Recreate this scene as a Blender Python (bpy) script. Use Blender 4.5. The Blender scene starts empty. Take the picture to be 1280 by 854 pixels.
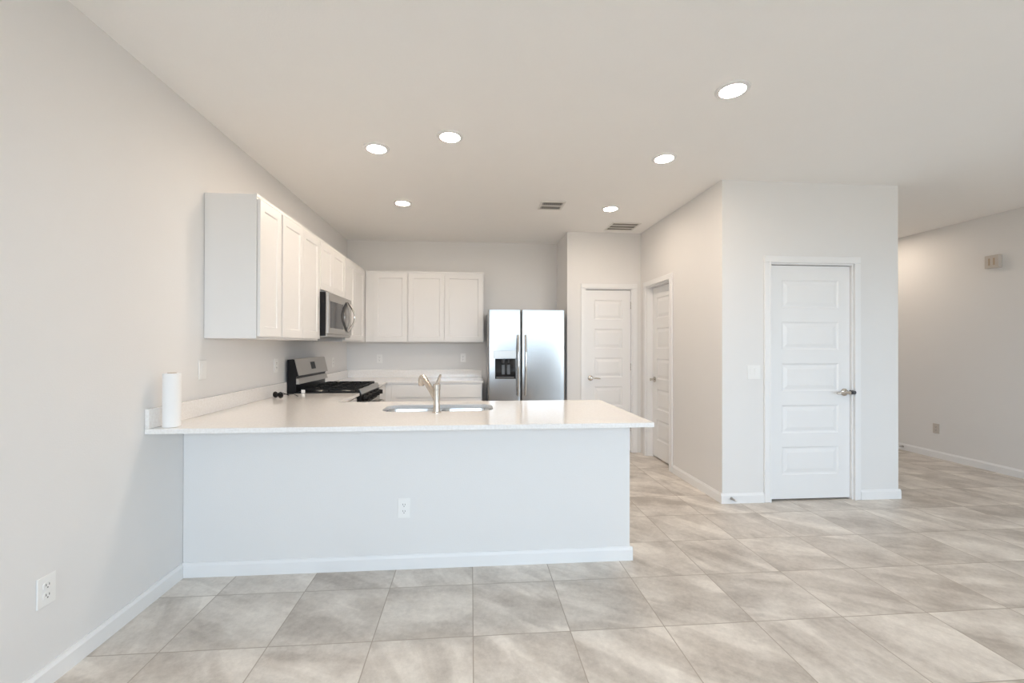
import bpy, bmesh, math, random
from mathutils import Vector, Matrix
PI = math.pi
random.seed(7)
S = bpy.context.scene
COL = S.collection

# ------------------------------------------------------------------ camera, world, exposure
F_PX, CX, CY, CZ = 533.14, 1.6488, -2.592, 1.3303
YAW, PITCH, ROLL, SHX, SHY = 0.0800, 0.0031, 0.0017, -8.55, 3.76
def make_camera():
    f = Vector((math.sin(YAW), math.cos(YAW), 0)); r = Vector((math.cos(YAW), -math.sin(YAW), 0)); u = Vector((0, 0, 1))
    f, u = f*math.cos(PITCH)+u*math.sin(PITCH), u*math.cos(PITCH)-f*math.sin(PITCH)
    r, u = r*math.cos(ROLL)+u*math.sin(ROLL), u*math.cos(ROLL)-r*math.sin(ROLL)
    cd = bpy.data.cameras.new('camera'); co = bpy.data.objects.new('camera', cd); COL.objects.link(co)
    m = Matrix(((r.x, u.x, -f.x, CX), (r.y, u.y, -f.y, CY), (r.z, u.z, -f.z, CZ), (0, 0, 0, 1)))
    co.matrix_world = m
    cd.sensor_fit = 'HORIZONTAL'; cd.sensor_width = 36; cd.lens = F_PX/1280*36
    cd.shift_x = -SHX/1280; cd.shift_y = SHY/1280
    cd.clip_start = .05; cd.clip_end = 100
    S.camera = co
make_camera()
SKY_STRENGTH = 10.0
LAMP_STRENGTH = 160.0
S.view_settings.view_transform = 'Standard'; S.view_settings.look = 'None'
S.view_settings.gamma = 1; S.view_settings.use_curve_mapping = False
S.view_settings.exposure = 0.12
S.cycles.max_bounces = 14; S.cycles.diffuse_bounces = 8; S.cycles.glossy_bounces = 6
S.cycles.use_denoising = True
S.cycles.caustics_reflective = False; S.cycles.caustics_refractive = False
def make_world():
    w = bpy.data.worlds.new('daylight'); S.world = w; w.use_nodes = True
    nt = w.node_tree; nt.nodes.clear()
    out = nt.nodes.new('ShaderNodeOutputWorld'); bg = nt.nodes.new('ShaderNodeBackground')
    tc = nt.nodes.new('ShaderNodeTexCoord'); sp = nt.nodes.new('ShaderNodeSeparateXYZ'); cr = nt.nodes.new('ShaderNodeValToRGB')
    mp = nt.nodes.new('ShaderNodeMapRange'); mp.inputs['From Min'].default_value = -1
    nt.links.new(tc.outputs['Generated'], sp.inputs[0]); nt.links.new(sp.outputs['Z'], mp.inputs['Value'])
    nt.links.new(mp.outputs[0], cr.inputs[0]); nt.links.new(cr.outputs[0], bg.inputs['Color']); nt.links.new(bg.outputs[0], out.inputs[0])
    e = cr.color_ramp.elements
    e[0].position = .47; e[0].color = (.30, .29, .26, 1)
    e[1].position = .52; e[1].color = (.66, .83, 1.0, 1)
    n = e.new(1.0); n.color = (.52, .74, 1.0, 1)
    bg.inputs['Strength'].default_value = SKY_STRENGTH
make_world()
ROOM_Y0 = -5.6
WINDOWS = [(.25, 1.80, .45, 2.42), (1.95, 4.85, 1.60, 2.36), (5.0, 6.95, .45, 2.42)]      # unseen rear wall openings, heights shaped for daylight and refrigerator reflection
def portal(name, loc, rot, w, h):
    l = bpy.data.lights.new(name, 'AREA'); l.shape = 'RECTANGLE'; l.size = w; l.size_y = h
    l.cycles.is_portal = True
    o = bpy.data.objects.new(name, l); COL.objects.link(o)
    o.location = loc; o.rotation_euler = rot
for wx0, wx1, wz0, wz1 in WINDOWS: portal('window_portal', ((wx0+wx1)/2, ROOM_Y0-.13, (wz0+wz1)/2), (PI/2, 0, 0), wx1-wx0, wz1-wz0)

# ------------------------------------------------------------------ materials
def new_mat(name):
    m = bpy.data.materials.new(name); m.use_nodes = True
    return m, m.node_tree, m.node_tree.nodes['Principled BSDF']
def plain(name, col, rough=.5, metal=0, bump=None, coat=0, spec=.5):
    m, nt, b = new_mat(name)
    b.inputs['Roughness'].default_value = rough; b.inputs['Metallic'].default_value = metal
    b.inputs['Coat Weight'].default_value = coat; b.inputs['Specular IOR Level'].default_value = spec
    tc = nt.nodes.new('ShaderNodeTexCoord'); n = nt.nodes.new('ShaderNodeTexNoise')
    n.inputs['Scale'].default_value = 6; nt.links.new(tc.outputs['Object'], n.inputs['Vector'])
    r = nt.nodes.new('ShaderNodeValToRGB'); nt.links.new(n.outputs[0], r.inputs[0])
    r.color_ramp.elements[0].color = (*[c*.985 for c in col], 1); r.color_ramp.elements[1].color = (*col, 1)
    nt.links.new(r.outputs[0], b.inputs['Base Color'])
    if bump:
        n2 = nt.nodes.new('ShaderNodeTexNoise'); n2.inputs['Scale'].default_value = bump[0]; n2.inputs['Detail'].default_value = 3
        nt.links.new(tc.outputs['Object'], n2.inputs['Vector'])
        bp = nt.nodes.new('ShaderNodeBump'); bp.inputs['Strength'].default_value = bump[1]; bp.inputs['Distance'].default_value = .002
        nt.links.new(n2.outputs[0], bp.inputs['Height']); nt.links.new(bp.outputs[0], b.inputs['Normal'])
    return m
def brushed(name, col, rough, axis='x', aniso=.0):
    m, nt, b = new_mat(name)
    b.inputs['Metallic'].default_value = 1; b.inputs['Base Color'].default_value = (*col, 1)
    tc = nt.nodes.new('ShaderNodeTexCoord'); mp = nt.nodes.new('ShaderNodeMapping')
    mp.inputs['Scale'].default_value = {'x': (3, 3, 500), 'z': (500, 500, 3)}[axis]
    n = nt.nodes.new('ShaderNodeTexNoise'); n.inputs['Scale'].default_value = 1; n.inputs['Detail'].default_value = 2
    nt.links.new(tc.outputs['Object'], mp.inputs[0]); nt.links.new(mp.outputs[0], n.inputs['Vector'])
    r = nt.nodes.new('ShaderNodeMapRange'); r.inputs['To Min'].default_value = rough*.85; r.inputs['To Max'].default_value = rough*1.15
    nt.links.new(n.outputs[0], r.inputs[0]); nt.links.new(r.outputs[0], b.inputs['Roughness'])
    return m
def quartz(name):
    m, nt, b = new_mat(name)
    tc = nt.nodes.new('ShaderNodeTexCoord')
    n = nt.nodes.new('ShaderNodeTexNoise'); n.inputs['Scale'].default_value = 90; n.inputs['Detail'].default_value = 4
    nt.links.new(tc.outputs['Object'], n.inputs['Vector'])
    r = nt.nodes.new('ShaderNodeValToRGB'); nt.links.new(n.outputs[0], r.inputs[0])
    e = r.color_ramp.elements; e[0].position = .3; e[0].color = (.83, .80, .77, 1); e[1].position = .62; e[1].color = (.89, .87, .85, 1)
    nt.links.new(r.outputs[0], b.inputs['Base Color'])
    b.inputs['Roughness'].default_value = .12; b.inputs['Specular IOR Level'].default_value = .6
    return m
TX, TY, X_OFF, Y_OFF = .4525, .425, 2.566, -.205
def floor_tiles():
    m, nt, b = new_mat('stone_look_tile')
    N, L = nt.nodes.new, nt.links.new
    def mth(op, a, bb=None, c=None):
        n = N('ShaderNodeMath'); n.operation = op
        for i, v in enumerate((a, bb, c)):
            if v is None: continue
            if isinstance(v, (int, float)): n.inputs[i].default_value = v
            else: L(v, n.inputs[i])
        return n.outputs[0]
    tc = N('ShaderNodeTexCoord'); sp = N('ShaderNodeSeparateXYZ'); L(tc.outputs['Object'], sp.inputs[0])
    gx = mth('DIVIDE', mth('SUBTRACT', sp.outputs[0], X_OFF), TX); gy = mth('DIVIDE', mth('SUBTRACT', sp.outputs[1], Y_OFF), TY)
    ix, iy = mth('FLOOR', gx), mth('FLOOR', gy); fx, fy = mth('FRACT', gx), mth('FRACT', gy)
    ex = mth('MULTIPLY', mth('MINIMUM', fx, mth('SUBTRACT', 1.0, fx)), TX); ey = mth('MULTIPLY', mth('MINIMUM', fy, mth('SUBTRACT', 1.0, fy)), TY)
    d = mth('MINIMUM', ex, ey)
    grout = N('ShaderNodeMapRange'); grout.inputs['From Min'].default_value = .0013; grout.inputs['From Max'].default_value = .003; L(d, grout.inputs[0])
    cid = N('ShaderNodeCombineXYZ'); L(ix, cid.inputs[0]); L(iy, cid.inputs[1])
    wn = N('ShaderNodeTexWhiteNoise'); wn.noise_dimensions = '3D'; L(cid.outputs[0], wn.inputs['Vector'])
    # local coordinates, shifted and turned per tile
    sc = N('ShaderNodeVectorMath'); sc.operation = 'SCALE'; L(wn.outputs['Color'], sc.inputs[0]); sc.inputs['Scale'].default_value = 37
    add = N('ShaderNodeVectorMath'); add.operation = 'ADD'; L(tc.outputs['Object'], add.inputs[0]); L(sc.outputs[0], add.inputs[1])
    rot = N('ShaderNodeVectorRotate'); rot.rotation_type = 'Z_AXIS'; L(add.outputs[0], rot.inputs['Vector'])
    L(mth('MULTIPLY_ADD', wn.outputs['Value'], 1.1, .25), rot.inputs['Angle'])
    mp = N('ShaderNodeMapping'); mp.inputs['Scale'].default_value = (1.1, 4.2, 1); L(rot.outputs[0], mp.inputs[0])
    n1 = N('ShaderNodeTexNoise'); n1.inputs['Scale'].default_value = 1.15; n1.inputs['Detail'].default_value = 5; n1.inputs['Roughness'].default_value = .55; n1.inputs['Distortion'].default_value = .5
    L(mp.outputs[0], n1.inputs['Vector'])
    n2 = N('ShaderNodeTexNoise'); n2.inputs['Scale'].default_value = 38; n2.inputs['Detail'].default_value = 6; n2.inputs['Roughness'].default_value = .75; L(add.outputs[0], n2.inputs['Vector'])
    n3 = N('ShaderNodeTexNoise'); n3.inputs['Scale'].default_value = 5; n3.inputs['Detail'].default_value = 4; L(add.outputs[0], n3.inputs['Vector'])
    v = mth('ADD', mth('ADD', mth('MULTIPLY', n1.outputs[0], .95), mth('MULTIPLY', n3.outputs[0], .75)), mth('MULTIPLY', n2.outputs[0], .55))
    mp2 = N('ShaderNodeMapping'); mp2.inputs['Scale'].default_value = (.55, 2.3, 1); mp2.inputs['Location'].default_value = (13, 5, 0); L(rot.outputs[0], mp2.inputs[0])
    n4 = N('ShaderNodeTexNoise'); n4.inputs['Scale'].default_value = 2.2; n4.inputs['Detail'].default_value = 3; n4.inputs['Roughness'].default_value = .4; L(mp2.outputs[0], n4.inputs['Vector'])
    st = N('ShaderNodeMapRange'); st.interpolation_type = 'SMOOTHSTEP'; st.inputs['From Min'].default_value = .485; st.inputs['From Max'].default_value = .545; L(n4.outputs[0], st.inputs[0])
    v = mth('ADD', v, mth('MULTIPLY_ADD', st.outputs[0], .15, -.08))
    v = mth('ADD', v, mth('MULTIPLY', wn.outputs['Value'], .10))
    cr = N('ShaderNodeValToRGB'); e = cr.color_ramp.elements
    e[0].position = .0; e[0].color = FLOOR_DARK; e[1].position = 1.0; e[1].color = FLOOR_LIGHT
    mr = N('ShaderNodeMapRange'); mr.inputs['From Min'].default_value = .87; mr.inputs['From Max'].default_value = 1.5; L(v, mr.inputs[0]); L(mr.outputs[0], cr.inputs[0])
    # thin pale or dark veins
    wv = mth('ABSOLUTE', mth('SUBTRACT', n1.outputs[0], .5)); vein = N('ShaderNodeMapRange'); vein.inputs['From Min'].default_value = 0; vein.inputs['From Max'].default_value = .022
    vein.inputs['To Min'].default_value = .35; vein.inputs['To Max'].default_value = 0; L(wv, vein.inputs[0])
    mv = N('ShaderNodeMixRGB'); L(vein.outputs[0], mv.inputs[0]); L(cr.outputs[0], mv.inputs[1]); mv.inputs[2].default_value = (.60, .54, .47, 1)
    mg = N('ShaderNodeMixRGB'); L(grout.outputs[0], mg.inputs[0]); mg.inputs[1].default_value = (.40, .345, .29, 1); L(mv.outputs[0], mg.inputs[2])
    L(mg.outputs[0], b.inputs['Base Color'])
    rr = N('ShaderNodeMapRange'); L(grout.outputs[0], rr.inputs[0]); rr.inputs['To Min'].default_value = .8; rr.inputs['To Max'].default_value = .36
    L(rr.outputs[0], b.inputs['Roughness'])
    bp = N('ShaderNodeBump'); bp.inputs['Strength'].default_value = .4; bp.inputs['Distance'].default_value = .0015; L(grout.outputs[0], bp.inputs['Height']); L(bp.outputs[0], b.inputs['Normal'])
    return m
FLOOR_DARK = (.42, .37, .32, 1); FLOOR_LIGHT = (.84, .785, .715, 1)
def emitter(name, col, s):
    m, nt, b = new_mat(name)
    b.inputs['Base Color'].default_value = (.9, .9, .9, 1); b.inputs['Emission Color'].default_value = (*col, 1); b.inputs['Emission Strength'].default_value = s
    return m
M = dict(
    wall=plain('wall_paint', (.785, .772, .758), .75, bump=(140, .25)),
    ceiling=plain('ceiling_paint', (.93, .918, .90), .85, bump=(110, .3)),
    trim=plain('trim_paint', (.84, .835, .83), .35),
    door=plain('door_paint', (.83, .825, .82), .38),
    cabinet=plain('cabinet_paint', (.82, .805, .79), .38),
    carcass=plain('cabinet_carcass', (.78, .74, .68), .5),
    quartz=quartz('white_quartz'),
    tile=floor_tiles(),
    steel=brushed('brushed_steel', (.43, .425, .42), .23, 'x'),
    steel_soft=brushed('satin_steel', (.47, .45, .425), .34, 'x'),
    sink=brushed('sink_steel', (.70, .70, .70), .2, 'x'),
    chrome=plain('polished_chrome', (.78, .77, .76), .08, 1),
    nickel=plain('brushed_nickel', (.62, .57, .51), .22, 1),
    black=plain('black_enamel', (.008, .008, .009), .3, spec=.25),
    iron=plain('cast_iron', (.010, .010, .010), .55, bump=(200, .3), spec=.25),
    glass=plain('black_glass', (.015, .015, .017), .06),
    greyglass=plain('grey_glass', (.22, .215, .21), .12), paddle=plain('dispenser_grey', (.09, .09, .09), .3),
    darkgrey=plain('dark_grey_plastic', (.07, .07, .075), .4),
    fridgeside=plain('fridge_side_grey', (.48, .50, .52), .45),
    plate=plain('white_plastic', (.86, .85, .83), .3),
    shadeplate=plain('shaded_plastic', (.58, .53, .48), .4),  # plastic darkened in colour for the unlit faces on the right wall
    slot=plain('socket_slot', (.14, .13, .13), .5),
    vent=plain('vent_white_metal', (.78, .76, .73), .4),
    ventdark=plain('vent_duct_dark', (.03, .028, .026), .8),
    filter=plain('air_filter_grey', (.26, .245, .22), .9),
    paper=plain('paper_towel', (.88, .87, .86), .9, bump=(60, .5)),
    card=plain('cardboard', (.45, .35, .25), .9),
    lens=plain('dark_lens', (.008, .006, .005), .15, spec=.2),
    rubber=plain('white_rubber', (.7, .7, .7), .6),
    lamp=emitter('lamp_diffuser', (1.0, .84, .685), LAMP_STRENGTH),
)

# ------------------------------------------------------------------ mesh building
class MB:
    def __init__(s): s.bm = bmesh.new()
    def box(s, x0, x1, y0, y1, z0, z1, bev=0, seg=1):
        r = bmesh.ops.create_cube(s.bm, size=1)['verts']
        for v in r:
            v.co = Vector((x0+(v.co.x+.5)*(x1-x0), y0+(v.co.y+.5)*(y1-y0), z0+(v.co.z+.5)*(z1-z0)))
        if bev:
            es = list({e for v in r for e in v.link_edges})
            bmesh.ops.bevel(s.bm, geom=es, offset=bev, segments=seg, affect='EDGES', profile=.5)
        return s
    def tube(s, pts, r, n=12, cap=True):
        pts = [Vector(p) for p in pts]; rings = []
        rs = r if isinstance(r, (list, tuple)) else [r]*len(pts)
        prev = None
        for i, p in enumerate(pts):
            t = (pts[min(i+1, len(pts)-1)]-pts[max(i-1, 0)]).normalized()
            if prev is None:
                a = Vector((0, 0, 1)) if abs(t.z) < .9 else Vector((1, 0, 0)); u = t.cross(a).normalized()
            else:
                u = (prev - t*prev.dot(t)).normalized()
            prev = u; w = t.cross(u)
            rings.append([s.bm.verts.new(p+(u*math.cos(2*PI*k/n)+w*math.sin(2*PI*k/n))*rs[i]) for k in range(n)])
        for a, b in zip(rings, rings[1:]):
            for k in range(n): s.bm.faces.new((a[k], a[(k+1) % n], b[(k+1) % n], b[k])).smooth = True
        if cap: s.bm.faces.new(rings[0][::-1]); s.bm.faces.new(rings[-1])
        return s
    def lathe(s, c, prof, n=32, axis='z', close=False):
        """prof: list of (radius, height along axis); c: origin"""
        c = Vector(c); rings = []
        ax = {'z': (Vector((1, 0, 0)), Vector((0, 1, 0)), Vector((0, 0, 1))), 'x': (Vector((0, 1, 0)), Vector((0, 0, 1)), Vector((1, 0, 0))), 'y': (Vector((0, 0, 1)), Vector((1, 0, 0)), Vector((0, 1, 0)))}[axis]
        for r, h in prof:
            rings.append([s.bm.verts.new(c+ax[0]*max(r, 1e-5)*math.cos(2*PI*k/n)+ax[1]*max(r, 1e-5)*math.sin(2*PI*k/n)+ax[2]*h) for k in range(n)])
        prs = list(zip(rings, rings[1:]))
        if close: prs.append((rings[-1], rings[0]))
        for a, b in prs:
            for k in range(n): s.bm.faces.new((a[k], a[(k+1) % n], b[(k+1) % n], b[k])).smooth = True
        if not close:
            s.bm.faces.new(rings[0][::-1]); s.bm.faces.new(rings[-1])
        return s
    def prism(s, poly, axis, a0, a1):
        """poly in the two other axes (order x,y,z without axis), extruded along axis"""
        def P(p, a):
            return Vector({'x': (a, p[0], p[1]), 'y': (p[0], a, p[1]), 'z': (p[0], p[1], a)}[axis])
        A = [s.bm.verts.new(P(p, a0)) for p in poly]; B = [s.bm.verts.new(P(p, a1)) for p in poly]
        n = len(poly)
        s.bm.faces.new(A); s.bm.faces.new(B[::-1])
        for k in range(n): s.bm.faces.new((A[k], B[k], B[(k+1) % n], A[(k+1) % n]))
        return s
    def slab(s, outer, holes, z0, z1):
        """a horizontal slab with holes"""
        es = []
        for loop in [outer]+holes:
            vs = [s.bm.verts.new((p[0], p[1], z1)) for p in loop]
            es += [s.bm.edges.new((vs[i], vs[(i+1) % len(vs)])) for i in range(len(vs))]
        g = bmesh.ops.triangle_fill(s.bm, use_beauty=True, use_dissolve=False, edges=es)
        fs = [f for f in g['geom'] if isinstance(f, bmesh.types.BMFace)]
        ex = bmesh.ops.extrude_face_region(s.bm, geom=fs)
        for v in ex['geom']:
            if isinstance(v, bmesh.types.BMVert): v.co.z = z0
        return s
    def panels(s, W, H, T, cells, rings):
        """door leaf in local x (0..W), z (0..H), front at y=0, back at y=T; cells = (x0,x1,z0,z1); rings = (inset, depth)"""
        xs = sorted({0, W, *[c[0] for c in cells], *[c[1] for c in cells]}); zs = sorted({0, H, *[c[2] for c in cells], *[c[3] for c in cells]})
        V = {}
        def v(x, y, z):
            k = (round(x, 5), round(y, 5), round(z, 5))
            if k not in V: V[k] = s.bm.verts.new(k)
            return V[k]
        for i in range(len(xs)-1):
            for j in range(len(zs)-1):
                xm, zm = (xs[i]+xs[i+1])/2, (zs[j]+zs[j+1])/2
                if any(c[0] < xm < c[1] and c[2] < zm < c[3] for c in cells): continue
                s.bm.faces.new((v(xs[i], 0, zs[j]), v(xs[i+1], 0, zs[j]), v(xs[i+1], 0, zs[j+1]), v(xs[i], 0, zs[j+1])))
        for c in cells:
            pr = [v(c[0], 0, c[2]), v(c[1], 0, c[2]), v(c[1], 0, c[3]), v(c[0], 0, c[3])]
            for ins, dep in rings:
                q = [v(c[0]+ins, dep, c[2]+ins), v(c[1]-ins, dep, c[2]+ins), v(c[1]-ins, dep, c[3]-ins), v(c[0]+ins, dep, c[3]-ins)]
                for k in range(4): s.bm.faces.new((pr[k], pr[(k+1) % 4], q[(k+1) % 4], q[k]))
                pr = q
            s.bm.faces.new(pr)
        # border verts along edges for the sides
        def strip(a, b): s.bm.faces.new((a[0], b[0], b[1], a[1]))
        for i in range(len(xs)-1):
            for z in (0, H):
                s.bm.faces.new((v(xs[i], 0, z), v(xs[i+1], 0, z), v(xs[i+1], T, z), v(xs[i], T, z)))
        for j in range(len(zs)-1):
            for x in (0, W):
                s.bm.faces.new((v(x, 0, zs[j]), v(x, 0, zs[j+1]), v(x, T, zs[j+1]), v(x, T, zs[j])))
        s.bm.faces.new([v(x, T, 0) for x in xs]+[v(W, T, z) for z in zs[1:]]+[v(x, T, H) for x in xs[-2::-1]]+[v(0, T, z) for z in zs[-2:0:-1]])
        return s
    def xf(s, m):
        bmesh.ops.transform(s.bm, matrix=m, verts=s.bm.verts); return s
    def add(s, o, m):
        """merge another builder transformed by m"""
        me = bpy.data.meshes.new('tmp'); o.bm.to_mesh(me); me.transform(m); s.bm.from_mesh(me); bpy.data.meshes.remove(me); return s

ORG = {}
def org(o):
    while o is not None:
        if o.name in ORG: return ORG[o.name]
        o = o.parent
    return Vector((0, 0, 0))
def obj(name, mb, mat, parent=None, label=None, loc=None, kind=None):
    bm = mb.bm
    bmesh.ops.recalc_face_normals(bm, faces=bm.faces)
    for e in bm.edges:
        if len(e.link_faces) == 2 and e.calc_face_angle(0) > .55: e.smooth = False
    base = org(parent) if parent is not None else Vector(loc or (0, 0, 0))
    bmesh.ops.translate(bm, vec=-base, verts=bm.verts)
    me = bpy.data.meshes.new(name); bm.to_mesh(me); bm.free()
    me.materials.append(M[mat])
    o = bpy.data.objects.new(name, me); COL.objects.link(o)
    if parent is not None: o.parent = parent
    else: o.location = base; ORG[o.name] = base
    if label: o['label'] = label
    if kind: o['kind'] = kind
    return o
def thing(name, label, cat, loc, group=None):
    o = bpy.data.objects.new(name, None); COL.objects.link(o); o.location = loc; o.empty_display_size = .05
    ORG[o.name] = Vector(loc); o['label'] = label; o['category'] = cat
    if group: o['group'] = group
    return o
def tag(o, label, cat, group=None):
    o['label'] = label; o['category'] = cat
    if group: o['group'] = group
    return o
def struct(name, mb, mat, label=None, cat=None, loc=None):
    o = obj(name, mb, mat, None, label, loc, 'structure')
    if cat: o['category'] = cat
    return o
RZ = lambda a: Matrix.Rotation(a, 4, 'Z')
TR = lambda x, y, z: Matrix.Translation((x, y, z))
def dup(root, loc, label=None, group=None, rot=None):
    r = root.copy(); COL.objects.link(r); r.location = loc; ORG[r.name] = Vector(loc)
    if rot is not None: r.rotation_euler = (0, 0, rot)
    if label: r['label'] = label
    if group: r['group'] = group
    for ch in list(root.children):
        c = ch.copy(); COL.objects.link(c); c.parent = r
        for g in ch.children:
            d = g.copy(); COL.objects.link(d); d.parent = c
    return r

# ------------------------------------------------------------------ the room shell
H = 2.743
YB = 3.2376; YD = 2.5975; X1 = 2.8326; XP = 3.77; YP = .8632; XQ = 5.386; XR = 7.204
YFAR = 5.2; XPEN = 2.639
struct('floor', MB().box(-.15, XR+.15, ROOM_Y0-.15, YFAR+.15, -.1, 0), 'tile', 'beige and grey stone-look square floor tiles', 'floor')
struct('ceiling', MB().box(-.15, XR+.15, ROOM_Y0-.15, YFAR+.15, H, H+.1), 'ceiling', 'flat white textured ceiling', 'ceiling')
struct('wall_left', MB().box(-.15, 0, ROOM_Y0-.15, YFAR+.15, 0, H), 'wall', 'long plain off-white wall on the left', 'wall')
struct('wall_back', MB().box(0, X1, YB, YB+.12, 0, H), 'wall', 'back kitchen wall behind cabinets and refrigerator', 'wall')
DC0, DC1, DH = 3.060, 3.660, 2.047     # closet door opening
DS0, DS1 = 1.800, 2.430               # side door opening (y)
DP0, DP1 = 4.198, 4.964               # pantry door opening
struct('wall_closet', MB().box(X1, DC0, YD, YD+.12, 0, H).box(DC1, XP, YD, YD+.12, 0, H).box(DC0, DC1, YD, YD+.12, DH, H).box(X1, X1+.1, YD+.12, YB+.12, 0, H),
       'wall', 'narrow wall with a door right of the refrigerator', 'wall')
struct('wall_pantry_left', MB().box(XP, XP+.12, YP+.12, DS0, 0, H).box(XP, XP+.12, DS1, YD+.12, 0, H).box(XP, XP+.12, DS0, DS1, DH, H),
       'wall', 'warm-lit side wall running back to the corner door', 'wall')
struct('wall_pantry_front', MB().box(XP, DP0, YP, YP+.12, 0, H).box(DP1, XQ, YP, YP+.12, 0, H).box(DP0, DP1, YP, YP+.12, DH, H),
       'wall', 'white wall block facing the room with one door', 'wall')
struct('wall_pantry_right', MB().box(XQ-.12, XQ, YP+.12, YFAR, 0, H), 'wall', 'hall side of the white wall block', 'wall')
struct('wall_right', MB().box(XR, XR+.15, ROOM_Y0-.15, YFAR+.15, 0, H), 'wall', 'far right wall with warm light on it', 'wall')
struct('wall_far', MB().box(0, XR, YFAR, YFAR+.15, 0, H), 'wall', 'wall closing the hall at the back', 'wall')
rw = MB(); Y0, Y1 = ROOM_Y0-.15, ROOM_Y0; xa = 0
for wx0, wx1, wz0, wz1 in WINDOWS:
    rw.box(xa, wx0, Y0, Y1, 0, H).box(wx0, wx1, Y0, Y1, 0, wz0).box(wx0, wx1, Y0, Y1, wz1, H); xa = wx1
rw.box(xa, XR, Y0, Y1, 0, H)
struct('wall_rear', rw, 'wall', 'wall with windows behind the camera', 'wall')
for n, ((wx0, wx1, wz0, wz1), lb) in enumerate(zip(WINDOWS, ('white frame of the unseen rear window by the left wall, sized for daylight', 'white frame of the unseen middle rear window, set high to shape the refrigerator reflection', 'white frame of the unseen rear window by the right wall, sized for daylight'))):
    wf = MB(); xm = (wx0+wx1)/2
    for x in (wx0, xm-.025, wx1-.05): wf.box(x, x+.05, ROOM_Y0-.11, ROOM_Y0-.05, wz0, wz1)
    for xa, xb in ((wx0+.05, xm-.025), (xm+.025, wx1-.05)):
        wf.box(xa, xb, ROOM_Y0-.11, ROOM_Y0-.05, wz0, wz0+.05).box(xa, xb, ROOM_Y0-.11, ROOM_Y0-.05, wz1-.05, wz1)
    struct('window_%d' % (n+1), wf, 'trim', lb, 'window')
struct('wall_peninsula', MB().box(.001, XPEN, 0, .118, 0, .876, .004), 'wall', 'smooth white half wall under the counter overhang', 'half wall')

def base_prof(mb, a0, a1, at, axis, sgn, h=.083, t=.014):
    """baseboard running a0..a1 along axis, on plane 'at', sticking out in direction sgn"""
    p = [(at, 0), (at+sgn*t, 0), (at+sgn*t, h-.018), (at+sgn*t*.55, h-.006), (at+sgn*t*.45, h), (at, h)]
    return mb.prism(p, axis, a0, a1)
struct('baseboard_left', base_prof(MB(), ROOM_Y0+.01, -.016, 0, 'y', 1), 'trim', 'white baseboard along the left wall', 'baseboard')
struct('baseboard_peninsula', base_prof(base_prof(MB(), .002, XPEN+.014, 0, 'x', -1), 0, .117, XPEN, 'y', 1), 'trim', 'white baseboard around the half wall', 'baseboard')
struct('baseboard_right', base_prof(MB(), ROOM_Y0+.01, YFAR-.01, XR, 'y', -1), 'trim', 'white baseboard along the right wall', 'baseboard')
struct('baseboard_pantry', base_prof(base_prof(base_prof(MB(), YP, DS0-.072, XP, 'y', -1), XP-.014, DP0-.06, YP, 'x', -1), DP1+.06, XQ+.014, YP, 'x', -1), 'trim', 'white baseboard around the wall block', 'baseboard')
struct('baseboard_hall', base_prof(MB(), YP, YFAR-.02, XQ, 'y', 1), 'trim', 'white baseboard on the hall side', 'baseboard')
struct('baseboard_closet', base_prof(MB(), X1+.004, DC0-.064, YD, 'x', -1), 'trim', 'white baseboard left of the closet door', 'baseboard')

# ------------------------------------------------------------------ doors with casing
def casing_mb(w, h, cw=.058, t=.016):
    """casing around an opening 0..w wide, h high, on plane y=0 facing -y; includes jamb lining 0..0.12 deep"""
    mb = MB()
    for x0, x1 in ((-cw, 0), (w, w+cw)):
        mb.box(x0, x1, -t, -.0005, 0, h, .004)
        ix = x1-.012 if x1 == 0 else x0
        mb.box(ix, ix+.012, -t-.003, -t+.001, 0, h)
    mb.box(-cw, w+cw, -t, -.0005, h, h+cw, .004)
    mb.box(-.012, w+.012, -t-.003, -t+.001, h, h+.012)
    j = .002
    mb.box(-.0, j+.012, -.0005, .119, 0, h); mb.box(w-.012-j, w, -.0005, .119, 0, h); mb.box(.014, w-.014, -.0005, .119, h-.014, h)
    return mb
def door_leaf(w, h):
    cw = .103; ph = .242; gap = .118; top = .125
    cells = []
    z = h-top
    for k in range(5):
        cells.append((cw, w-cw, z-ph, z)); z -= ph+gap
    return MB().panels(w, h, .036, cells, [(.010, .007), (.020, .008), (.048, .002), (.052, .0015)])
def lever_mb(d):
    """lever set at origin on plane y=0 facing -y, lever pointing to d*x"""
    r = MB().lathe((0, 0, 0), [(.0, 0), (.032, 0), (.032, -.008), (.026, -.013), (.013, -.016), (.012, -.045), (.015, -.05), (.015, -.058), (0, -.06)], 24, 'y')
    l = MB().tube([(0, -.053, 0), (d*.03, -.055, .002), (d*.07, -.054, .001), (d*.105, -.05, -.004), (d*.112, -.049, -.005)], [.010, .0095, .0085, .0075, .004], 12)
    return r, l
def hinge_mb(zs):
    mb = MB()
    for k in range(3): mb.lathe((0, -.006, zs-.045+.031*k), [(.006, 0), (.006, .028)], 10)
    mb.box(-.002, .012, -.004, .002, zs-.045, zs+.046)
    return mb
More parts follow.
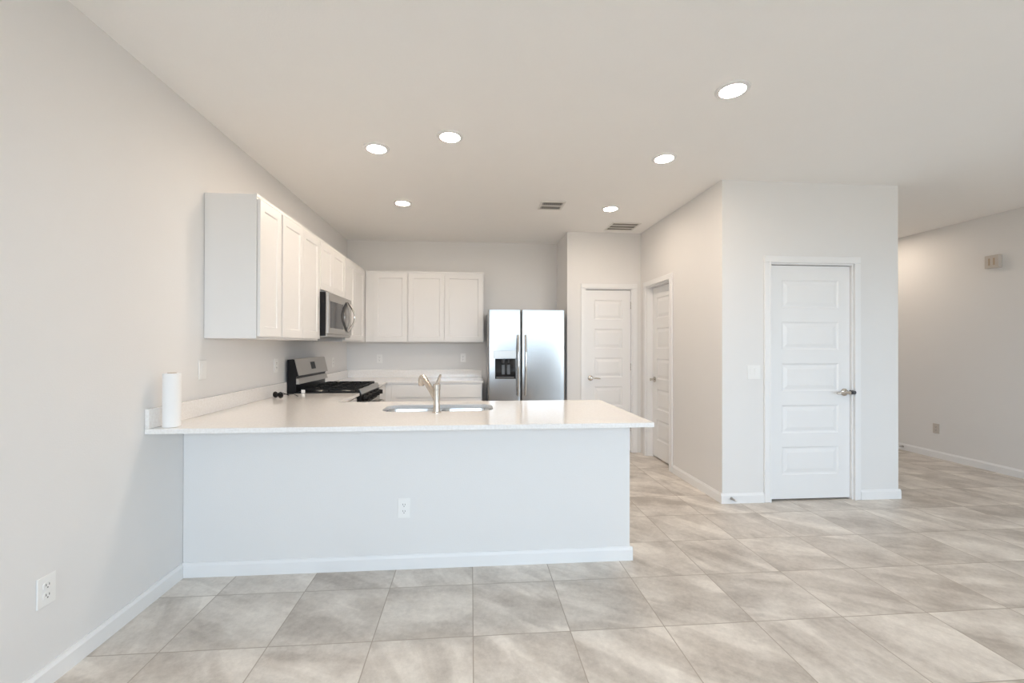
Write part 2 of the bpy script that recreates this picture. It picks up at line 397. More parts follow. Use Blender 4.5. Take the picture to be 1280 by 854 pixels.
def make_door(n, m, w, label, recess, hinge_side, casing_label, extra_latch=False):
    t = casing_mb(w, DH).xf(m)
    struct('trim_%d' % n, t, 'trim', casing_label, 'door casing')
    lw, g = w-.034, .017
    md = m @ TR(g, recess, .016)
    o = struct('door_%d' % n, door_leaf(lw, DH-.016-.019).xf(md), 'door', label, 'door', loc=m @ Vector((w/2, recess, 0)))
    hx = .055 if hinge_side == 'R' else lw-.055
    d = 1 if hinge_side == 'R' else -1
    r, l = lever_mb(d)
    hm = md @ TR(hx, 0, .915)
    ro = obj('door_handle', r.xf(hm), 'nickel', o, 'satin nickel lever handle')
    obj('lever', l.xf(hm), 'nickel', ro)
    for z in (1.84, 1.07, .31):
        obj('hinge', hinge_mb(z-.016).xf(md @ (TR(lw+.003, 0, 0) if hinge_side == 'R' else TR(-.011, 0, 0))), 'steel_soft', o, 'small metal hinge')
    if extra_latch:
        obj('latch', MB().lathe((0, 0, 0), [(0, .0), (.019, 0), (.019, -.02), (.012, -.024), (.012, -.03), (.016, -.032), (.016, -.04), (0, -.04)], 16, 'y').xf(md @ TR(lw+.006, -.002, .915)), 'darkgrey', o, 'dark round latch at the door edge')
    return o
make_door(1, TR(DP0, YP, 0), DP1-DP0, 'white five-panel door in the white wall block facing the room', .018, 'L', 'white casing around the wall block door', True)
make_door(2, TR(DC0, YD, 0), DC1-DC0, 'white five-panel door facing the room right of the refrigerator', .018, 'R', 'white casing around the door right of the refrigerator')
make_door(3, TR(XP, DS1, 0) @ RZ(-PI/2), DS1-DS0, 'white five-panel door seen at an angle in the side wall', .075, 'R', 'white casing around the angled side door')
struct('floor_gap', MB().box(DP0+.02, DP1-.02, YP+.06, YP+.11, .0005, .014), 'slot', 'dark strip standing in for the shaded gap under the wall block door', 'shade strip').name = 'trim_4'  # dark strip paints the shade in the gap below the door

# ------------------------------------------------------------------ ceiling lights and vents
def recessed_light(x, y, label):
    t = thing('recessed_light', label, 'ceiling light', (x, y, H-.014), 'recessed downlights')
    obj('trim_ring', MB().lathe((x, y, H), [(.066, -.001), (.090, -.001), (.088, -.006), (.078, -.0105), (.066, -.010)], 40, close=True), 'trim', t)
    obj('diffuser', MB().lathe((x, y, H), [(.0655, -.0075), (.0655, -.0015)], 40), 'lamp', t, 'glowing round diffuser')
    return t
LIGHTS = [((3.08, -.358), 'largest round recessed ceiling light, nearest the camera, above the open floor'),
          ((3.092, .50), 'round recessed ceiling light in front of the white wall block, middle of the right row'),
          ((3.072, 1.678), 'small round recessed ceiling light between the two ceiling vents'),
          ((1.505, .30), 'round recessed ceiling light directly above the sink and faucet'),
          ((.974, .515), 'round recessed ceiling light above the left part of the peninsula counter'),
          ((.973, 1.686), 'smallest round recessed ceiling light, above the kitchen aisle by the range'),
          ((6.64, 2.50), 'round recessed ceiling light in the hall behind the white wall block')]
LIGHTS.append(((6.3, 4.3), 'added round recessed ceiling light, unseen at the far end of the hall, warming it'))  # added unseen lamp, strengthens the warm light in the hall
L0 = recessed_light(*LIGHTS[0][0], LIGHTS[0][1])
for (x, y), lb in LIGHTS[1:]: dup(L0, (x, y, H-.014), lb)
def supply_vent(x0, x1, y0, y1, label):
    t = thing('ceiling_vent', label, 'vent', ((x0+x1)/2, (y0+y1)/2, H-.012))
    fr = MB(); b = .022; z0, z1 = H-.009, H-.001
    fr.box(x0, x1, y0, y0+b, z0, z1, .002).box(x0, x1, y1-b, y1, z0, z1, .002).box(x0, x0+b, y0+b, y1-b, z0, z1, .002).box(x1-b, x1, y0+b, y1-b, z0, z1, .002)
    ym = (y0+y1)/2; fr.box(x0+b, x1-b, ym-.008, ym+.008, z0, z1)
    obj('frame', fr, 'vent', t)
    obj('duct_opening', MB().box(x0+b, x1-b, y0+b, y1-b, H-.003, H-.001), 'ventdark', t, 'dark opening behind the louvers')
    n = 10
    for k in range(n):
        cx = x0+b+(x1-x0-2*b)*(k+.5)/n
        mb = MB()
        for ya, yb in ((y0+b, ym-.008), (ym+.008, y1-b)):
            mb.prism([(cx-.0055, H-.009), (cx+.0005, H-.009), (cx+.0045, H-.0032), (cx+.0025, H-.0032)], 'y', ya, yb)
        obj('louver', mb, 'vent', t)
supply_vent(2.330, 2.574, 1.512, 1.760, 'small square ceiling register with dark slots, left of the ceiling light')
def return_vent(x0, x1, y0, y1, label):
    t = thing('ceiling_vent', label, 'vent', ((x0+x1)/2, (y0+y1)/2, H-.012))
    b = .022; z0, z1 = H-.009, H-.001
    fr = MB().box(x0, x1, y0, y0+b, z0, z1, .002).box(x0, x1, y1-b, y1, z0, z1, .002).box(x0, x0+b, y0+b, y1-b, z0, z1, .002).box(x1-b, x1, y0+b, y1-b, z0, z1, .002)
    for f in (.36, .68):
        ym = y0+(y1-y0)*f; fr.box(x0+b, x1-b, ym-.006, ym+.006, z0, z1)
    obj('frame', fr, 'vent', t)
    obj('duct_opening', MB().box(x0+b, x1-b, y0+b, y1-b, H-.003, H-.001), 'filter', t, 'dark opening behind the louvers')
    ya = y0+b; n = 13
    for k in range(n):
        cy = y0+b+(y1-y0-2*b)*(k+.5)/n
        g = -1 if cy < y0+(y1-y0)*.68 else .6       # the far bank is turned the other way
    obj('louver', MB().prism([(cy-.008*g, H-.009), (cy-.006*g, H-.009), (cy+.010*g, H-.0032), (cy+.008*g, H-.0032)], 'x', x0+b, x1-b), 'vent', t)
return_vent(3.255, 3.60, 2.150, 2.462, 'wide rectangular ceiling return grille above the door right of the refrigerator')

# ------------------------------------------------------------------ countertops and sink
HC = .904; CT = .025
SX0, SX1, SY0, SY1 = 1.066, 1.800, .205, .520
def rrect(x0, x1, y0, y1, r, n=6):
    p = []
    for cx, cy, a in ((x1-r, y1-r, 0), (x0+r, y1-r, PI/2), (x0+r, y0+r, PI), (x1-r, y0+r, 3*PI/2)):
        p += [(cx+r*math.cos(a+PI/2*k/n), cy+r*math.sin(a+PI/2*k/n)) for k in range(n+1)]
    return p
ct = thing('countertop', 'white quartz peninsula countertop with the sink and faucet, turning along the left wall', 'countertop', (1.33, .2, HC-CT))
obj('slab', MB().slab([(.002, -.291), (2.667, -.291), (2.667, .71), (.652, .71), (.652, 1.333), (.002, 1.333)], [rrect(SX0, SX1, SY0, SY1, .09)], HC-CT, HC), 'quartz', ct)
obj('backsplash', MB().box(.002, .022, -.291, 1.333, HC+.0005, HC+.102, .0015), 'quartz', ct, 'low quartz upstand along the left wall')
cb = thing('countertop', 'white quartz countertop along the back wall between range and refrigerator', 'countertop', (.9, 2.9, HC-CT))
obj('slab', MB().slab([(.002, 2.099), (.652, 2.099), (.652, 2.60), (1.80, 2.60), (1.80, YB-.002), (.002, YB-.002)], [], HC-CT, HC), 'quartz', cb)
obj('backsplash', MB().box(.022, 1.80, YB-.022, YB-.002, HC+.0005, HC+.102, .0015).box(.002, .022, 2.099, YB-.002, HC+.0005, HC+.102, .0015), 'quartz', cb, 'low quartz upstand along the wall')

sk = thing('kitchen_sink', 'stainless double-bowl undermount sink set in the peninsula countertop', 'sink', (1.433, .36, .69))
def bowl(x0, x1, y0, y1):
    mb = MB(); zt = HC-CT-.002; loops = []
    for ins, z, r in ((-.02, zt-.001, .10), (.0, zt-.001, .085), (.004, zt-.02, .08), (.012, .72, .07), (.03, .702, .055), (.12, .697, .02)):
        loops.append([mb.bm.verts.new((p[0], p[1], z)) for p in rrect(x0+ins, x1-ins, y0+ins, y1-ins, max(.015, r))])
    for a, b in zip(loops, loops[1:]):
        n = len(a)
        for k in range(n): mb.bm.faces.new((a[k], a[(k+1) % n], b[(k+1) % n], b[k])).smooth = True
    mb.bm.faces.new(loops[-1])
    return mb
for x0, x1 in ((SX0, 1.420), (1.446, SX1)):
    b = obj('sink_bowl', bowl(x0, x1, SY0, SY1), 'sink', sk)
    md = b.modifiers.new('thickness', 'SOLIDIFY'); md.thickness = .0015; md.offset = 0
    cxm = (x0+x1)/2
    obj('drain', MB().lathe((cxm, .37, .699), [(0, 0), (.040, 0), (.042, .003), (.034, .004), (.030, .0015), (0, .001)], 24), 'chrome', b)

zr = HC-CT-.0025
obj('rim', MB().slab(rrect(SX0-.03, SX1+.03, SY0-.03, SY1+.03, .10), [rrect(SX0, 1.420, SY0, SY1, .085), rrect(1.446, SX1, SY0, SY1, .085)], zr, zr+.0015), 'sink', sk)
FX, FY = 1.432, .150
fa = thing('faucet', 'brushed nickel single-lever faucet with pull-out spout on the camera side of the sink', 'faucet', (FX, FY, HC))
obj('body', MB().lathe((FX, FY, HC+.0005), [(0, 0), (.029, 0), (.029, .006), (.023, .010), (.0215, .02), (.021, .142), (.0225, .144), (.0225, .148), (0, .148)], 28), 'nickel', fa)
hd = obj('handle_cap', MB().lathe((FX, FY, HC+.150), [(0, 0), (.0235, 0), (.0235, .028), (.019, .034), (0, .035)], 28), 'nickel', fa)
lv = MB(); lp = [(FX+.002, FY, HC+.178), (FX+.010, FY-.004, HC+.20), (FX+.018, FY-.01, HC+.225), (FX+.024, FY-.018, HC+.242)]
lv.tube(lp, [.012, .0105, .009, .007], 12)
obj('lever', lv, 'nickel', hd)
sp_dir = Vector((-.10, .115, 0)).normalized()
def spt(d, z): return (FX+sp_dir.x*d, FY+sp_dir.y*d, HC+z)
obj('spout', MB().tube([spt(.005, .085), spt(.03, .112), spt(.10, .178), spt(.13, .203)], [.020, .0195, .019, .019], 16), 'nickel', fa)
obj('spray_head', MB().tube([spt(.128, .201), spt(.145, .214), spt(.160, .214), spt(.168, .200), spt(.170, .168), spt(.170, .160)], [.019, .0205, .0215, .0215, .020, .017], 16), 'nickel', fa)

# ------------------------------------------------------------------ cabinets
SH_RINGS = [(.0015, .001), (.006, .007), (.0065, .0075)]
def shaker(w, h, fr=.058):
    return MB().panels(w, h, .018, [(fr, w-fr, fr, h-fr)], SH_RINGS)
def slabfront(w, h):
    return MB().panels(w, h, .018, [(.012, w-.012, .012, h-.012)], [(.004, -.0005)])
FACE_X = TR(0, 0, 0)
def upper(label, run, a0, a1, z0, z1, doors, depth=.311, filler=None, group='wall cabinets'):
    """run 'L': along left wall facing +x; run 'B': along back wall facing -y. doors: list of (a0,a1)"""
    if run == 'L':
        loc = (.155, (a0+a1)/2, z0); P = lambda a, d, z: (d, a, z)
    else:
        loc = ((a0+a1)/2, YB-.155, z0); P = lambda a, d, z: (a, YB-d, z)
    t = thing('wall_cabinet', label, 'wall cabinet', loc, group)
    b = MB()
    def bx(aa, ab, d0, d1, za, zb, bev=0):
        p, q = P(aa, d0, za), P(ab, d1, zb)
        b.box(min(p[0], q[0]), max(p[0], q[0]), min(p[1], q[1]), max(p[1], q[1]), za, zb, bev)
    bx(a0, a1, .002, depth, z0, z1, .0015)
    bx(a0-(.003 if run == 'L' and a0 < .3 else 0), a1-(.33 if a1 > 3 else 0), depth-.006, depth+.004, z1-.016, z1+.004)
    obj('body', b, 'cabinet', t)
    for d0, d1 in doors:
        dz0, dz1 = z0+.014, z1-.030
        w = d1-d0; h = dz1-dz0
        s = shaker(w, h)
        m = TR(depth+.021, d0, dz0) @ RZ(PI/2) if run == 'L' else TR(d0, YB-depth-.021, dz0)
        obj('door', s.xf(m), 'cabinet', t)
    return t
UZ0, UZ1 = 1.374, 2.277
upper('tall single-door white wall cabinet at the near end of the left wall run', 'L', .187, .503, UZ0, UZ1, [(.193, .492)])
upper('double-door white wall cabinet on the left wall just before the microwave', 'L', .5045, 1.2595, UZ0, UZ1, [(.514, .876), (.880, 1.250)])
upper('short white wall cabinet directly above the microwave', 'L', 1.261, 1.990, 1.812, UZ1, [(1.270, 1.604), (1.608, 1.981)])
upper('white wall cabinet on the left wall between the microwave and the corner', 'L', 1.9915, YB-.004, UZ0, UZ1, [(2.003, 2.372), (2.376, 2.792)])
upper('single-door white wall cabinet in the corner of the back wall', 'B', .3165, .8455, UZ0, UZ1, [(.420, .838)])
upper('double-door white wall cabinet on the back wall next to the refrigerator', 'B', .847, 1.812, UZ0, UZ1, [(.857, 1.308), (1.312, 1.800)])

def carcass(b, x0, x1, y0, y1, face):
    """open-topped base box with toe kick, face in '+x','+y','-y'"""
    z0, z1 = .10, HC-CT-.002; t = .016
    b.box(x0, x1, y0, y1, z0, z0+t)
    b.box(x0, x0+t, y0, y1, z0+t, z1).box(x1-t, x1, y0, y1, z0+t, z1).box(x0+t, x1-t, y0, y0+t, z0+t, z1).box(x0+t, x1-t, y1-t, y1, z0+t, z1)
    k = .06
    if face == '+x': b.box(x0, x1-k, y0, y1, .001, z0)
    elif face == '+y': b.box(x0, x1, y0, y1-k, .001, z0)
    else: b.box(x0, x1, y0+k, y1, .001, z0)
    return b
def base_cab(label, x0, x1, y0, y1, face, fronts):
    t = thing('base_cabinet', label, 'base cabinet', ((x0+x1)/2, (y0+y1)/2, 0), 'base cabinets')
    obj('body', carcass(MB(), x0, x1, y0, y1, face), 'cabinet', t)
    for kind, a0, a1, z0, z1 in fronts:
        mb = shaker(a1-a0, z1-z0) if kind == 'door' else slabfront(a1-a0, z1-z0)
        if face == '+x': m = TR(x1+.0195, a0, z0) @ RZ(PI/2)
        elif face == '+y': m = TR(a1, y1+.0195, z0) @ RZ(PI)
        else: m = TR(a0, y0-.0195, z0)
        obj(kind, mb.xf(m), 'cabinet', t)
    return t
DZ = .862
base_cab('white base cabinet under the back counter left of the refrigerator', .70, 1.785, 2.625, YB-.004, '-y',
         [('drawer', .768, 1.775, .705, DZ), ('door', .768, 1.269, .12, .695), ('door', 1.273, 1.775, .12, .695)])
base_cab('white corner base cabinet between the range and the back wall', .004, .612, 2.101, YB-.004, '+x', [('drawer', 2.107, 2.60, .705, DZ), ('door', 2.107, 2.60, .12, .695)])
fill = MB().box(.6145, .698, 2.625, 2.643, .10, HC-CT-.002)
obj('filler_panel', fill, 'cabinet', [o for o in COL.objects if o.get('label') == 'white corner base cabinet between the range and the back wall'][0])
base_cab('white base cabinet under the left counter beside the range', .004, .612, .72, 1.331, '+x', [('drawer', .76, 1.322, .705, DZ), ('door', .76, 1.322, .12, .695)])
base_cab('white sink base cabinet on the kitchen side of the peninsula', .98, 1.90, .124, .665, '+y', [('drawer', .99, 1.89, .705, DZ), ('door', .99, 1.438, .12, .695), ('door', 1.442, 1.89, .12, .695)])
base_cab('white base cabinet at the open end of the peninsula', 1.902, 2.62, .124, .665, '+y', [('drawer', 1.912, 2.61, .705, DZ), ('door', 1.912, 2.259, .12, .695), ('door', 2.263, 2.61, .12, .695)])
base_cab('white blind base cabinet where the peninsula meets the left wall', .004, .978, .124, .665, '+y', [('drawer', .66, .968, .705, DZ), ('door', .66, .968, .12, .695)])

# ------------------------------------------------------------------ microwave
mw = thing('microwave', 'stainless over-the-range microwave with a bowed handle', 'microwave', (.2, 1.626, 1.412))
MY0, MY1, MZ0, MZ1 = 1.264, 1.988, 1.412, 1.803
obj('body', MB().box(.004, .376, MY0, MY1, MZ0+.004, MZ1, .002), 'black', mw)
dr = obj('door', MB().box(.3765, .400, MY0, MY1, MZ0+.022, MZ1-.002, .004, 2), 'steel_soft', mw, 'brushed stainless door')
obj('window', MB().box(.3985, .4015, 1.315, 1.700, 1.487, 1.728, .0008), 'glass', dr, 'dark glass window')
def lens(cy, w0, w1, z0, z1, x0, x1):
    n = 20; p = []
    for k in range(n+1):
        f = k/n; p.append((cy-w0*math.sin(PI*f), z0+(z1-z0)*f))
    for k in range(1, n):
        f = 1-k/n; p.append((cy+w1*math.sin(PI*f), z0+(z1-z0)*f))
    return MB().prism(p, 'x', x0, x1)
obj('control_panel', lens(1.800, .165, .118, 1.470, 1.766, .3995, .4035), 'black', dr, 'black lens-shaped control panel')
obj('control_glass', lens(1.818, .108, .088, 1.496, 1.740, .4030, .4045), 'greyglass', dr, 'grey reflective control glass')
pts = []
for k in range(17):
    f = k/16; a = math.sin(PI*f)
    pts.append((.408+.045*a, 1.83+.085*a, 1.468+.30*f))
obj('handle', MB().tube(pts, .009, 10), 'chrome', dr, 'chrome bowed handle')
obj('vent_grille', MB().box(.06, .385, MY0+.01, MY1-.01, MZ0-.002, MZ0+.0035).box(.377, .392, MY0+.004, MY1-.004, MZ0+.0035, MZ0+.020), 'steel_soft', mw)

# ------------------------------------------------------------------ gas range
RY0, RY1 = 1.3365, 2.0955
rg = thing('gas_range', 'stainless and black gas range with backguard between the counters', 'range', (.34, 1.716, 0))
obj('body', MB().box(.010, .640, RY0, RY1, .03, .897, .002).box(.03, .60, RY0+.03, RY1-.03, .001, .03), 'black', rg)
obj('cooktop', MB().box(.105, .640, RY0, RY1, .8975, .916, .004, 2), 'black', rg)
bg = obj('backguard', MB().prism([(.024, .8975), (.024, 1.203), (.066, 1.208), (.085, 1.203), (.118, 1.062), (.100, 1.050), (.100, .8975)], 'y', RY0, RY1), 'black', rg)
ang = math.atan2(.118-.085, 1.203-1.062)
mpan = Matrix(((0, -math.sin(ang)*0+1, 0, 0), (1, 0, 0, 0), (0, 0, 1, 0), (0, 0, 0, 1)))
obj('control_fascia', MB().prism([(.0695, 1.2095), (.0865, 1.2045), (.1195, 1.063), (.127, 1.0605), (.0925, 1.2085), (.0865, 1.2125)], 'y', RY0, RY1), 'steel_soft', bg, 'slanted brushed steel fascia')
def on_guard(z, off):                      # x on the slanted face
    return .0925+(1.2085-z)*(.127-.0925)/(1.2085-1.0605)+off
dy0, dy1 = 1.665, 1.775
obj('display', MB().prism([(on_guard(1.172, -.001), 1.172), (on_guard(1.172, .0015), 1.172), (on_guard(1.105, .0015), 1.105), (on_guard(1.105, -.001), 1.105)], 'y', dy0, dy1), 'black', bg, 'small black display')
obj('vent_trim', MB().prism([(.101, .985), (.101, 1.034), (.112, 1.034), (.128, .990), (.128, .985)], 'y', RY0, RY1), 'steel_soft', bg, 'steel strip under the fascia')
def grate(y0, y1):
    mb = MB(); x0, x1, z0, z1, b = .135, .618, .930, .949, .012
    mb.box(x0, x1, y0, y0+b, z0, z1, .002).box(x0, x1, y1-b, y1, z0, z1, .002).box(x0, x0+b, y0+b, y1-b, z0, z1, .002).box(x1-b, x1, y0+b, y1-b, z0, z1, .002)
    xm = (x0+x1)/2; mb.box(xm-b/2, xm+b/2, y0+b, y1-b, z0, z1, .002)
    ym = (y0+y1)/2
    for cx in ((x0+xm)/2, (x1+xm)/2):
        mb.box(cx-.005, cx+.005, y0+b, ym-.028, z0+.004, z1, .001).box(cx-.005, cx+.005, ym+.028, y1-b, z0+.004, z1, .001)
        mb.box(cx-.10, cx-.028, ym-.005, ym+.005, z0+.004, z1, .001).box(cx+.028, cx+.10, ym-.005, ym+.005, z0+.004, z1, .001)
    for x in (x0, xm-b/2, x1-b):
        for y in (y0, y1-b): mb.box(x, x+b, y, y+b, .9165, z0)
    return mb
gw = (RY1-RY0-.02)/3
for k in range(3): obj('grate', grate(RY0+.01+gw*k+.002, RY0+.01+gw*(k+1)-.002), 'iron', rg, 'black cast-iron grate')
for k, (x, r) in ((0, (.256, .036)), (0, (.497, .044)), (1, (.376, .05)), (2, (.256, .044)), (2, (.497, .036))):
    y = RY0+.01+gw*(k+.5)
    bu = obj('burner', MB().lathe((x, y, .9162), [(0, 0), (r+.012, 0), (r+.010, .006), (r, .007), (r, .010), (0, .010)], 24), 'steel_soft', rg, 'steel burner base')
    obj('burner_cap', MB().lathe((x, y, .9266), [(0, 0), (r-.004, 0), (r-.002, .003), (r-.008, .006), (0, .007)], 24), 'black', bu)
obj('front_trim', MB().prism([(.6405, .888), (.6405, .936), (.650, .936), (.668, .897), (.668, .888)], 'y', RY0+.016, RY1-.004), 'steel_soft', rg, 'sloped steel front strip')
obj('control_panel', MB().prism([(.6405, .800), (.6405, .932), (.648, .932), (.665, .890), (.665, .800)], 'y', RY0, RY0+.0155).box(.6405, .664, RY0+.016, RY1, .800, .8875), 'black', rg, 'black front panel with knobs')
for k in range(5):
    y = RY0+.095+k*(RY1-RY0-.19)/4
    kn = obj('knob', MB().lathe((.6645, y, .846), [(0, 0), (.031, 0), (.031, .008), (.026, .012), (.024, .040), (.020, .044), (0, .044)], 20, 'x'), 'black', rg, 'black round knob')
    obj('grip', MB().box(.709, .720, y-.006, y+.006, .824, .868, .002), 'black', kn)
od = obj('oven_door', MB().box(.6405, .672, RY0+.004, RY1-.004, .21, .794, .004), 'steel_soft', rg)
obj('oven_window', MB().box(.671, .6745, RY0+.13, RY1-.13, .36, .65, .001), 'glass', od)
obj('oven_handle', MB().tube([(.672, RY0+.06, .75), (.715, RY0+.06, .75), (.722, RY0+.08, .75), (.722, RY1-.08, .75), (.715, RY1-.06, .75), (.672, RY1-.06, .75)], .011, 10), 'steel_soft', od)
obj('storage_drawer', MB().box(.6405, .668, RY0+.004, RY1-.004, .05, .202, .004), 'steel_soft', rg)

# ------------------------------------------------------------------ refrigerator
RFX0, RFX1, RFY = 1.853, 2.786, 2.50
fr = thing('refrigerator', 'stainless side-by-side refrigerator with dispenser in the left door', 'refrigerator', (2.32, 2.87, 0))
obj('body', MB().box(RFX0+.004, RFX1-.004, RFY+.073, YB-.02, .02, 1.745, .004).box(RFX0+.03, RFX1-.03, RFY+.10, YB-.05, .001, .02), 'fridgeside', fr)
obj('toe_grille', MB().box(RFX0+.01, RFX1-.01, RFY+.045, RFY+.072, .012, .085, .003), 'darkgrey', fr)
for xa in (RFX0+.01, RFX1-.10): obj('hinge_cover', MB().box(xa, xa+.09, RFY+.066, RFY+.13, 1.7455, 1.760, .004), 'darkgrey', fr)
XS = 2.252
def fdoor(x0, x1, z0=.09, z1=1.762, hole=None):
    """slightly crowned door front, optional rectangular recess"""
    mb = MB(); n = 10; T = .064; w = x1-x0
    def yf(x):
        f = (x-x0)/w
        e = min(f, 1-f)*w
        return RFY + .006*(2*f-1)**2 + (.012*(1-math.sqrt(max(0, 1-(1-min(1, e/.014))**2))) if e < .014 else 0)
    xs = sorted({x0, x1, *[x0+w*k/n for k in range(n+1)], x0+.002, x0+.005, x0+.009, x0+.014, x1-.002, x1-.005, x1-.009, x1-.014, *([hole[0], hole[1]] if hole else [])})
    zs = [z0, z1] if not hole else [z0, hole[2], hole[3], z1]
    V = {(i, j): mb.bm.verts.new((x, yf(x), z)) for i, x in enumerate(xs) for j, z in enumerate(zs)}
    B = {(i, j): mb.bm.verts.new((x, RFY+T, z)) for i, x in enumerate(xs) for j, z in enumerate(zs) if j in (0, len(zs)-1) or i in (0, len(xs)-1)}
    for i in range(len(xs)-1):
        for j in range(len(zs)-1):
            if hole and hole[0]-1e-6 <= xs[i] and xs[i+1] <= hole[1]+1e-6 and j == 1: continue
            mb.bm.faces.new((V[i, j], V[i+1, j], V[i+1, j+1], V[i, j+1])).smooth = True
        for j in (0, len(zs)-1): mb.bm.faces.new((V[i, j], V[i+1, j], B[i+1, j], B[i, j]))
    for j in range(len(zs)-1):
        for i in (0, len(xs)-1): mb.bm.faces.new((V[i, j], V[i, j+1], B[i, j+1], B[i, j]))
    N = len(xs)-1; K = len(zs)-1
    mb.bm.faces.new([B[i, 0] for i in range(N+1)]+[B[N, j] for j in range(1, K+1)]+[B[i, K] for i in range(N-1, -1, -1)]+[B[0, j] for j in range(K-1, 0, -1)])
    return mb
hole = (1.937, 2.184, .935, 1.176)
dl = obj('freezer_door', fdoor(RFX0, XS-.004, hole=hole), 'steel', fr, 'left steel door with dispenser')
dd = obj('fresh_food_door', fdoor(XS+.004, RFX1), 'steel', fr, 'plain right steel door')
dp = obj('dispenser', MB().box(hole[0]+.001, hole[1]-.001, RFY+.055, RFY+.063, hole[2], hole[3])
         .box(hole[0]+.001, hole[0]+.009, RFY+.004, RFY+.055, hole[2], hole[3]).box(hole[1]-.009, hole[1]-.001, RFY+.004, RFY+.055, hole[2], hole[3])
         .box(hole[0]+.009, hole[1]-.009, RFY+.004, RFY+.055, hole[3]-.010, hole[3]-.001).box(hole[0]+.009, hole[1]-.009, RFY+.004, RFY+.055, hole[2]+.001, hole[2]+.012), 'glass', dl, 'black dispenser recess')
obj('ice_chute', MB().lathe((2.035, RFY+.032, 1.120), [(0, 0), (.016, 0), (.02, .02), (.02, .044), (0, .044)], 16), 'darkgrey', dp)
obj('water_nozzle', MB().lathe((2.10, RFY+.032, 1.126), [(0, 0), (.01, 0), (.012, .038), (0, .038)], 16), 'darkgrey', dp)
for xa in (2.02, 2.085): obj('paddle', MB().prism([(RFY+.05, 1.10), (RFY+.054, 1.10), (RFY+.040, .985), (RFY+.036, .985)], 'x', xa, xa+.035), 'paddle', dp)
obj('drip_tray', MB().box(hole[0]+.014, hole[1]-.014, RFY+.008, RFY+.05, hole[2]+.0125, hole[2]+.018, .002), 'chrome', dp)
obj('dispenser_panel', MB().box(1.918, 2.190, RFY-.002, RFY+.004, 1.182, 1.272, .0015), 'steel_soft', dl, 'satin control strip above the recess')
def fhandle(x, d):
    z0, z1 = .735, 1.462
    pts = []
    for k in range(21):
        f = k/20; a = math.sin(PI*f)
        pts.append((x, RFY-.030-.030*a, z0+(z1-z0)*f))
    mb = MB().tube(pts, .0125, 12)
    for z in (z0+.03, z1-.03): mb.tube([(x, RFY+.004, z), (x, RFY-.036, z)], [.014, .011], 12)
    return mb
obj('handle', fhandle(XS-.040, -1), 'chrome', dl, 'long bowed steel handle')
obj('handle', fhandle(XS+.050, 1), 'chrome', dd, 'long bowed steel handle')

# ------------------------------------------------------------------ outlets and switches
def outlet_parts(t, c, m, mat='plate', sw=False, gang=1, w=.073, h=.117):
    W = w*gang if gang == 1 else .116
    obj('cover_plate', MB().box(-W/2, W/2, -.006, -.0005, -h/2, h/2, .002, 2).xf(m), mat, t)
    for g in range(gang):
        gx = 0 if gang == 1 else (-.023 if g == 0 else .023)
        if sw:
            obj('rocker', MB().prism([(-.0095, .033), (-.0065, .033), (-.0065, -.033), (-.0070, -.033)], 'x', gx-.0165, gx+.0165).xf(m), mat, t)
        else:
            for s in (-1, 1):
                rc = obj('receptacle', MB().prism([(p[0], p[1]+s*.0195) for p in rrect(gx-.0168, gx+.0168, -.0140, .0140, .010, 4)], 'y', -.0085, -.006).xf(m), mat, t)
                obj('slot', MB().box(gx-.0075, gx-.0050, -.0092, -.0084, s*.0195-.001, s*.0195+.008).box(gx+.0050, gx+.0075, -.0092, -.0084, s*.0195-.001, s*.0195+.007)
                    .lathe((gx, -.0092, s*.0195-.0075), [(.0028, 0), (.0028, .0008)], 8, 'y').xf(m), 'slot', rc)
def outlet(pos, face, label, name='wall_outlet', cat='outlet', grp='wall outlets', **k):
    a = {'-y': 0, '+x': PI/2, '-x': -PI/2}[face]
    t = thing(name, label, cat, pos, grp)
    m = TR(*pos) @ RZ(a)
    outlet_parts(t, pos, m, **k)
    return t
outlet((0, -.792, .376), '+x', 'white wall outlet low on the left wall near the camera')
outlet((1.253, 0, .361), '-y', 'white wall outlet on the front of the half wall')
outlet((0, .173, 1.180), '+x', 'white switch plate on the left wall above the counter near the paper towel', 'light_switch', 'switch', 'light switches', sw=True)
outlet((0, 1.165, 1.160), '+x', 'white wall outlet on the left wall just left of the range')
outlet((0, 2.665, 1.130), '+x', 'wall outlet on the left wall between range and corner', )
outlet((.430, YB, 1.155), '-y', 'white wall outlet on the back wall near the corner')
outlet((1.540, YB, 1.165), '-y', 'white wall outlet on the back wall near the refrigerator')
outlet((XR, 2.087, .350), '-x', 'small wall outlet low on the far right wall', mat='shadeplate')
outlet((4.050, YP, 1.110), '-y', 'double light switch beside the door of the white wall block', 'light_switch', 'switch', 'light switches', sw=True, gang=2)

ch = thing('door_chime', 'small pale box with two dark slots high on the far right wall', 'door chime', (XR, 1.51, 2.232))
obj('housing', MB().box(XR-.045, XR-.001, 1.448, 1.572, 2.165, 2.302, .004, 2), 'shadeplate', ch)
for y in (1.488, 1.530): obj('slot', MB().box(XR-.0458, XR-.044, y-.008, y+.008, 2.195, 2.270), 'card', ch, 'darker vertical slot')

# ------------------------------------------------------------------ small things
pt = thing('paper_towel_roll', 'white paper towel roll standing on the left front end of the counter', 'paper towel roll', (.086, -.222, HC))
PX, PY = .086, -.222
obj('towel', MB().lathe((PX, PY, HC+.001), [(.0205, 0), (.038, 0), (.0405, .003), (.0405, .276), (.038, .279), (.0205, .279)], 48, close=True), 'paper', pt)
obj('core', MB().lathe((PX, PY, HC+.001), [(.0185, 0), (.0203, 0), (.0203, .281), (.0185, .281)], 32, close=True), 'card', pt, 'brown cardboard core')

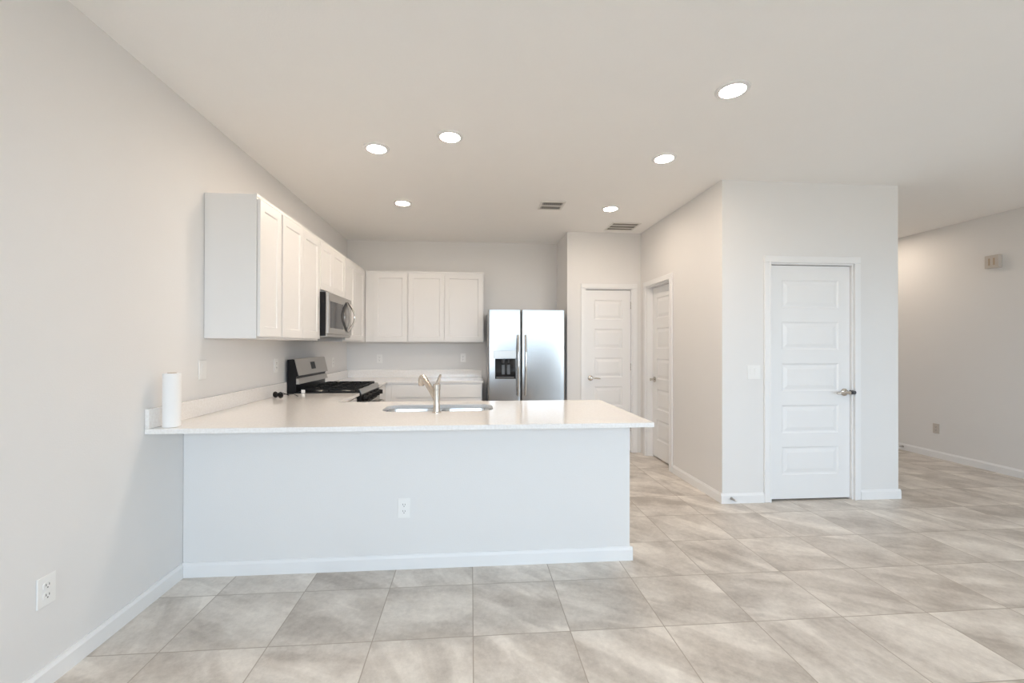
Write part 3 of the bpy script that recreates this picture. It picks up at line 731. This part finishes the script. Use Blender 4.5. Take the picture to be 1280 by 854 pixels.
sg = thing('sunglasses', 'dark sunglasses lying on the left counter near the range', 'sunglasses', (.10, 1.05, HC))
sm = TR(.098, .985, HC+.004) @ RZ(-.6)
def lens_mb(s):
    n = 20; p = [(s*.034+.027*math.cos(2*PI*k/n)*(1+.08*math.cos(4*PI*k/n)), .022+.021*math.sin(2*PI*k/n)) for k in range(n)]
    return MB().prism(p, 'y', -.0015, .0015)
fm = MB()
for s in (-1, 1):
    fm.tube([(s*.034+.028*math.cos(2*PI*k/20), 0, .0235+.0215*math.sin(2*PI*k/20)) for k in range(21)], .0045, 8, False)
fm.tube([(-.008, 0, .030), (0, -.002, .033), (.008, 0, .030)], .003, 8)
fo = obj('frame', fm.xf(sm), 'black', sg)
for s in (-1, 1):
    obj('lens', lens_mb(s).xf(sm), 'lens', sg)
    obj('temple', MB().tube([(s*.064, .001, .032), (s*.067, .01, .032), (s*.066, .09, .026), (s*.063, .125, .008), (s*.062, .135, .004)], [.003, .003, .0028, .003, .003], 8).xf(sm), 'black', sg)
tg = obj('paper_tag', MB().box(.145, .178, 1.3345, 1.3358, HC+.002, HC+.032, .0004), 'plate', None, loc=(.16, 1.335, HC))
tag(tg, 'tiny white paper tag between the left counter and the range side', 'tag')
def door_stop(p, d, label):
    d = Vector(d); t = thing('door_stop', label, 'door stop', p, 'spring door stops'); p = Vector(p)
    side = Vector((0, 0, 1)); u = d.cross(side)
    obj('base', MB().tube([p, p+d*.004], .012, 14), 'steel_soft', t)
    pts = []
    n = 90
    for k in range(n+1):
        a = 2*PI*k/10; pts.append(p+d*(.004+.055*k/n)+(u*math.cos(a)+side*math.sin(a))*(.0075-.002*k/n))
    obj('spring', MB().tube(pts, .0015, 6), 'steel_soft', t)
    obj('tip', MB().tube([p+d*.058, p+d*.060, p+d*.071, p+d*.073], [.006, .008, .008, .006], 14), 'rubber', t, 'white rubber tip')
door_stop((3.842, YP-.0145, .045), (0, -1, 0), 'small spring door stop on the baseboard at the left of the white wall block')
door_stop((XR-.0145, 2.47, .045), (-1, 0, 0), 'small spring door stop on the baseboard of the far right wall')
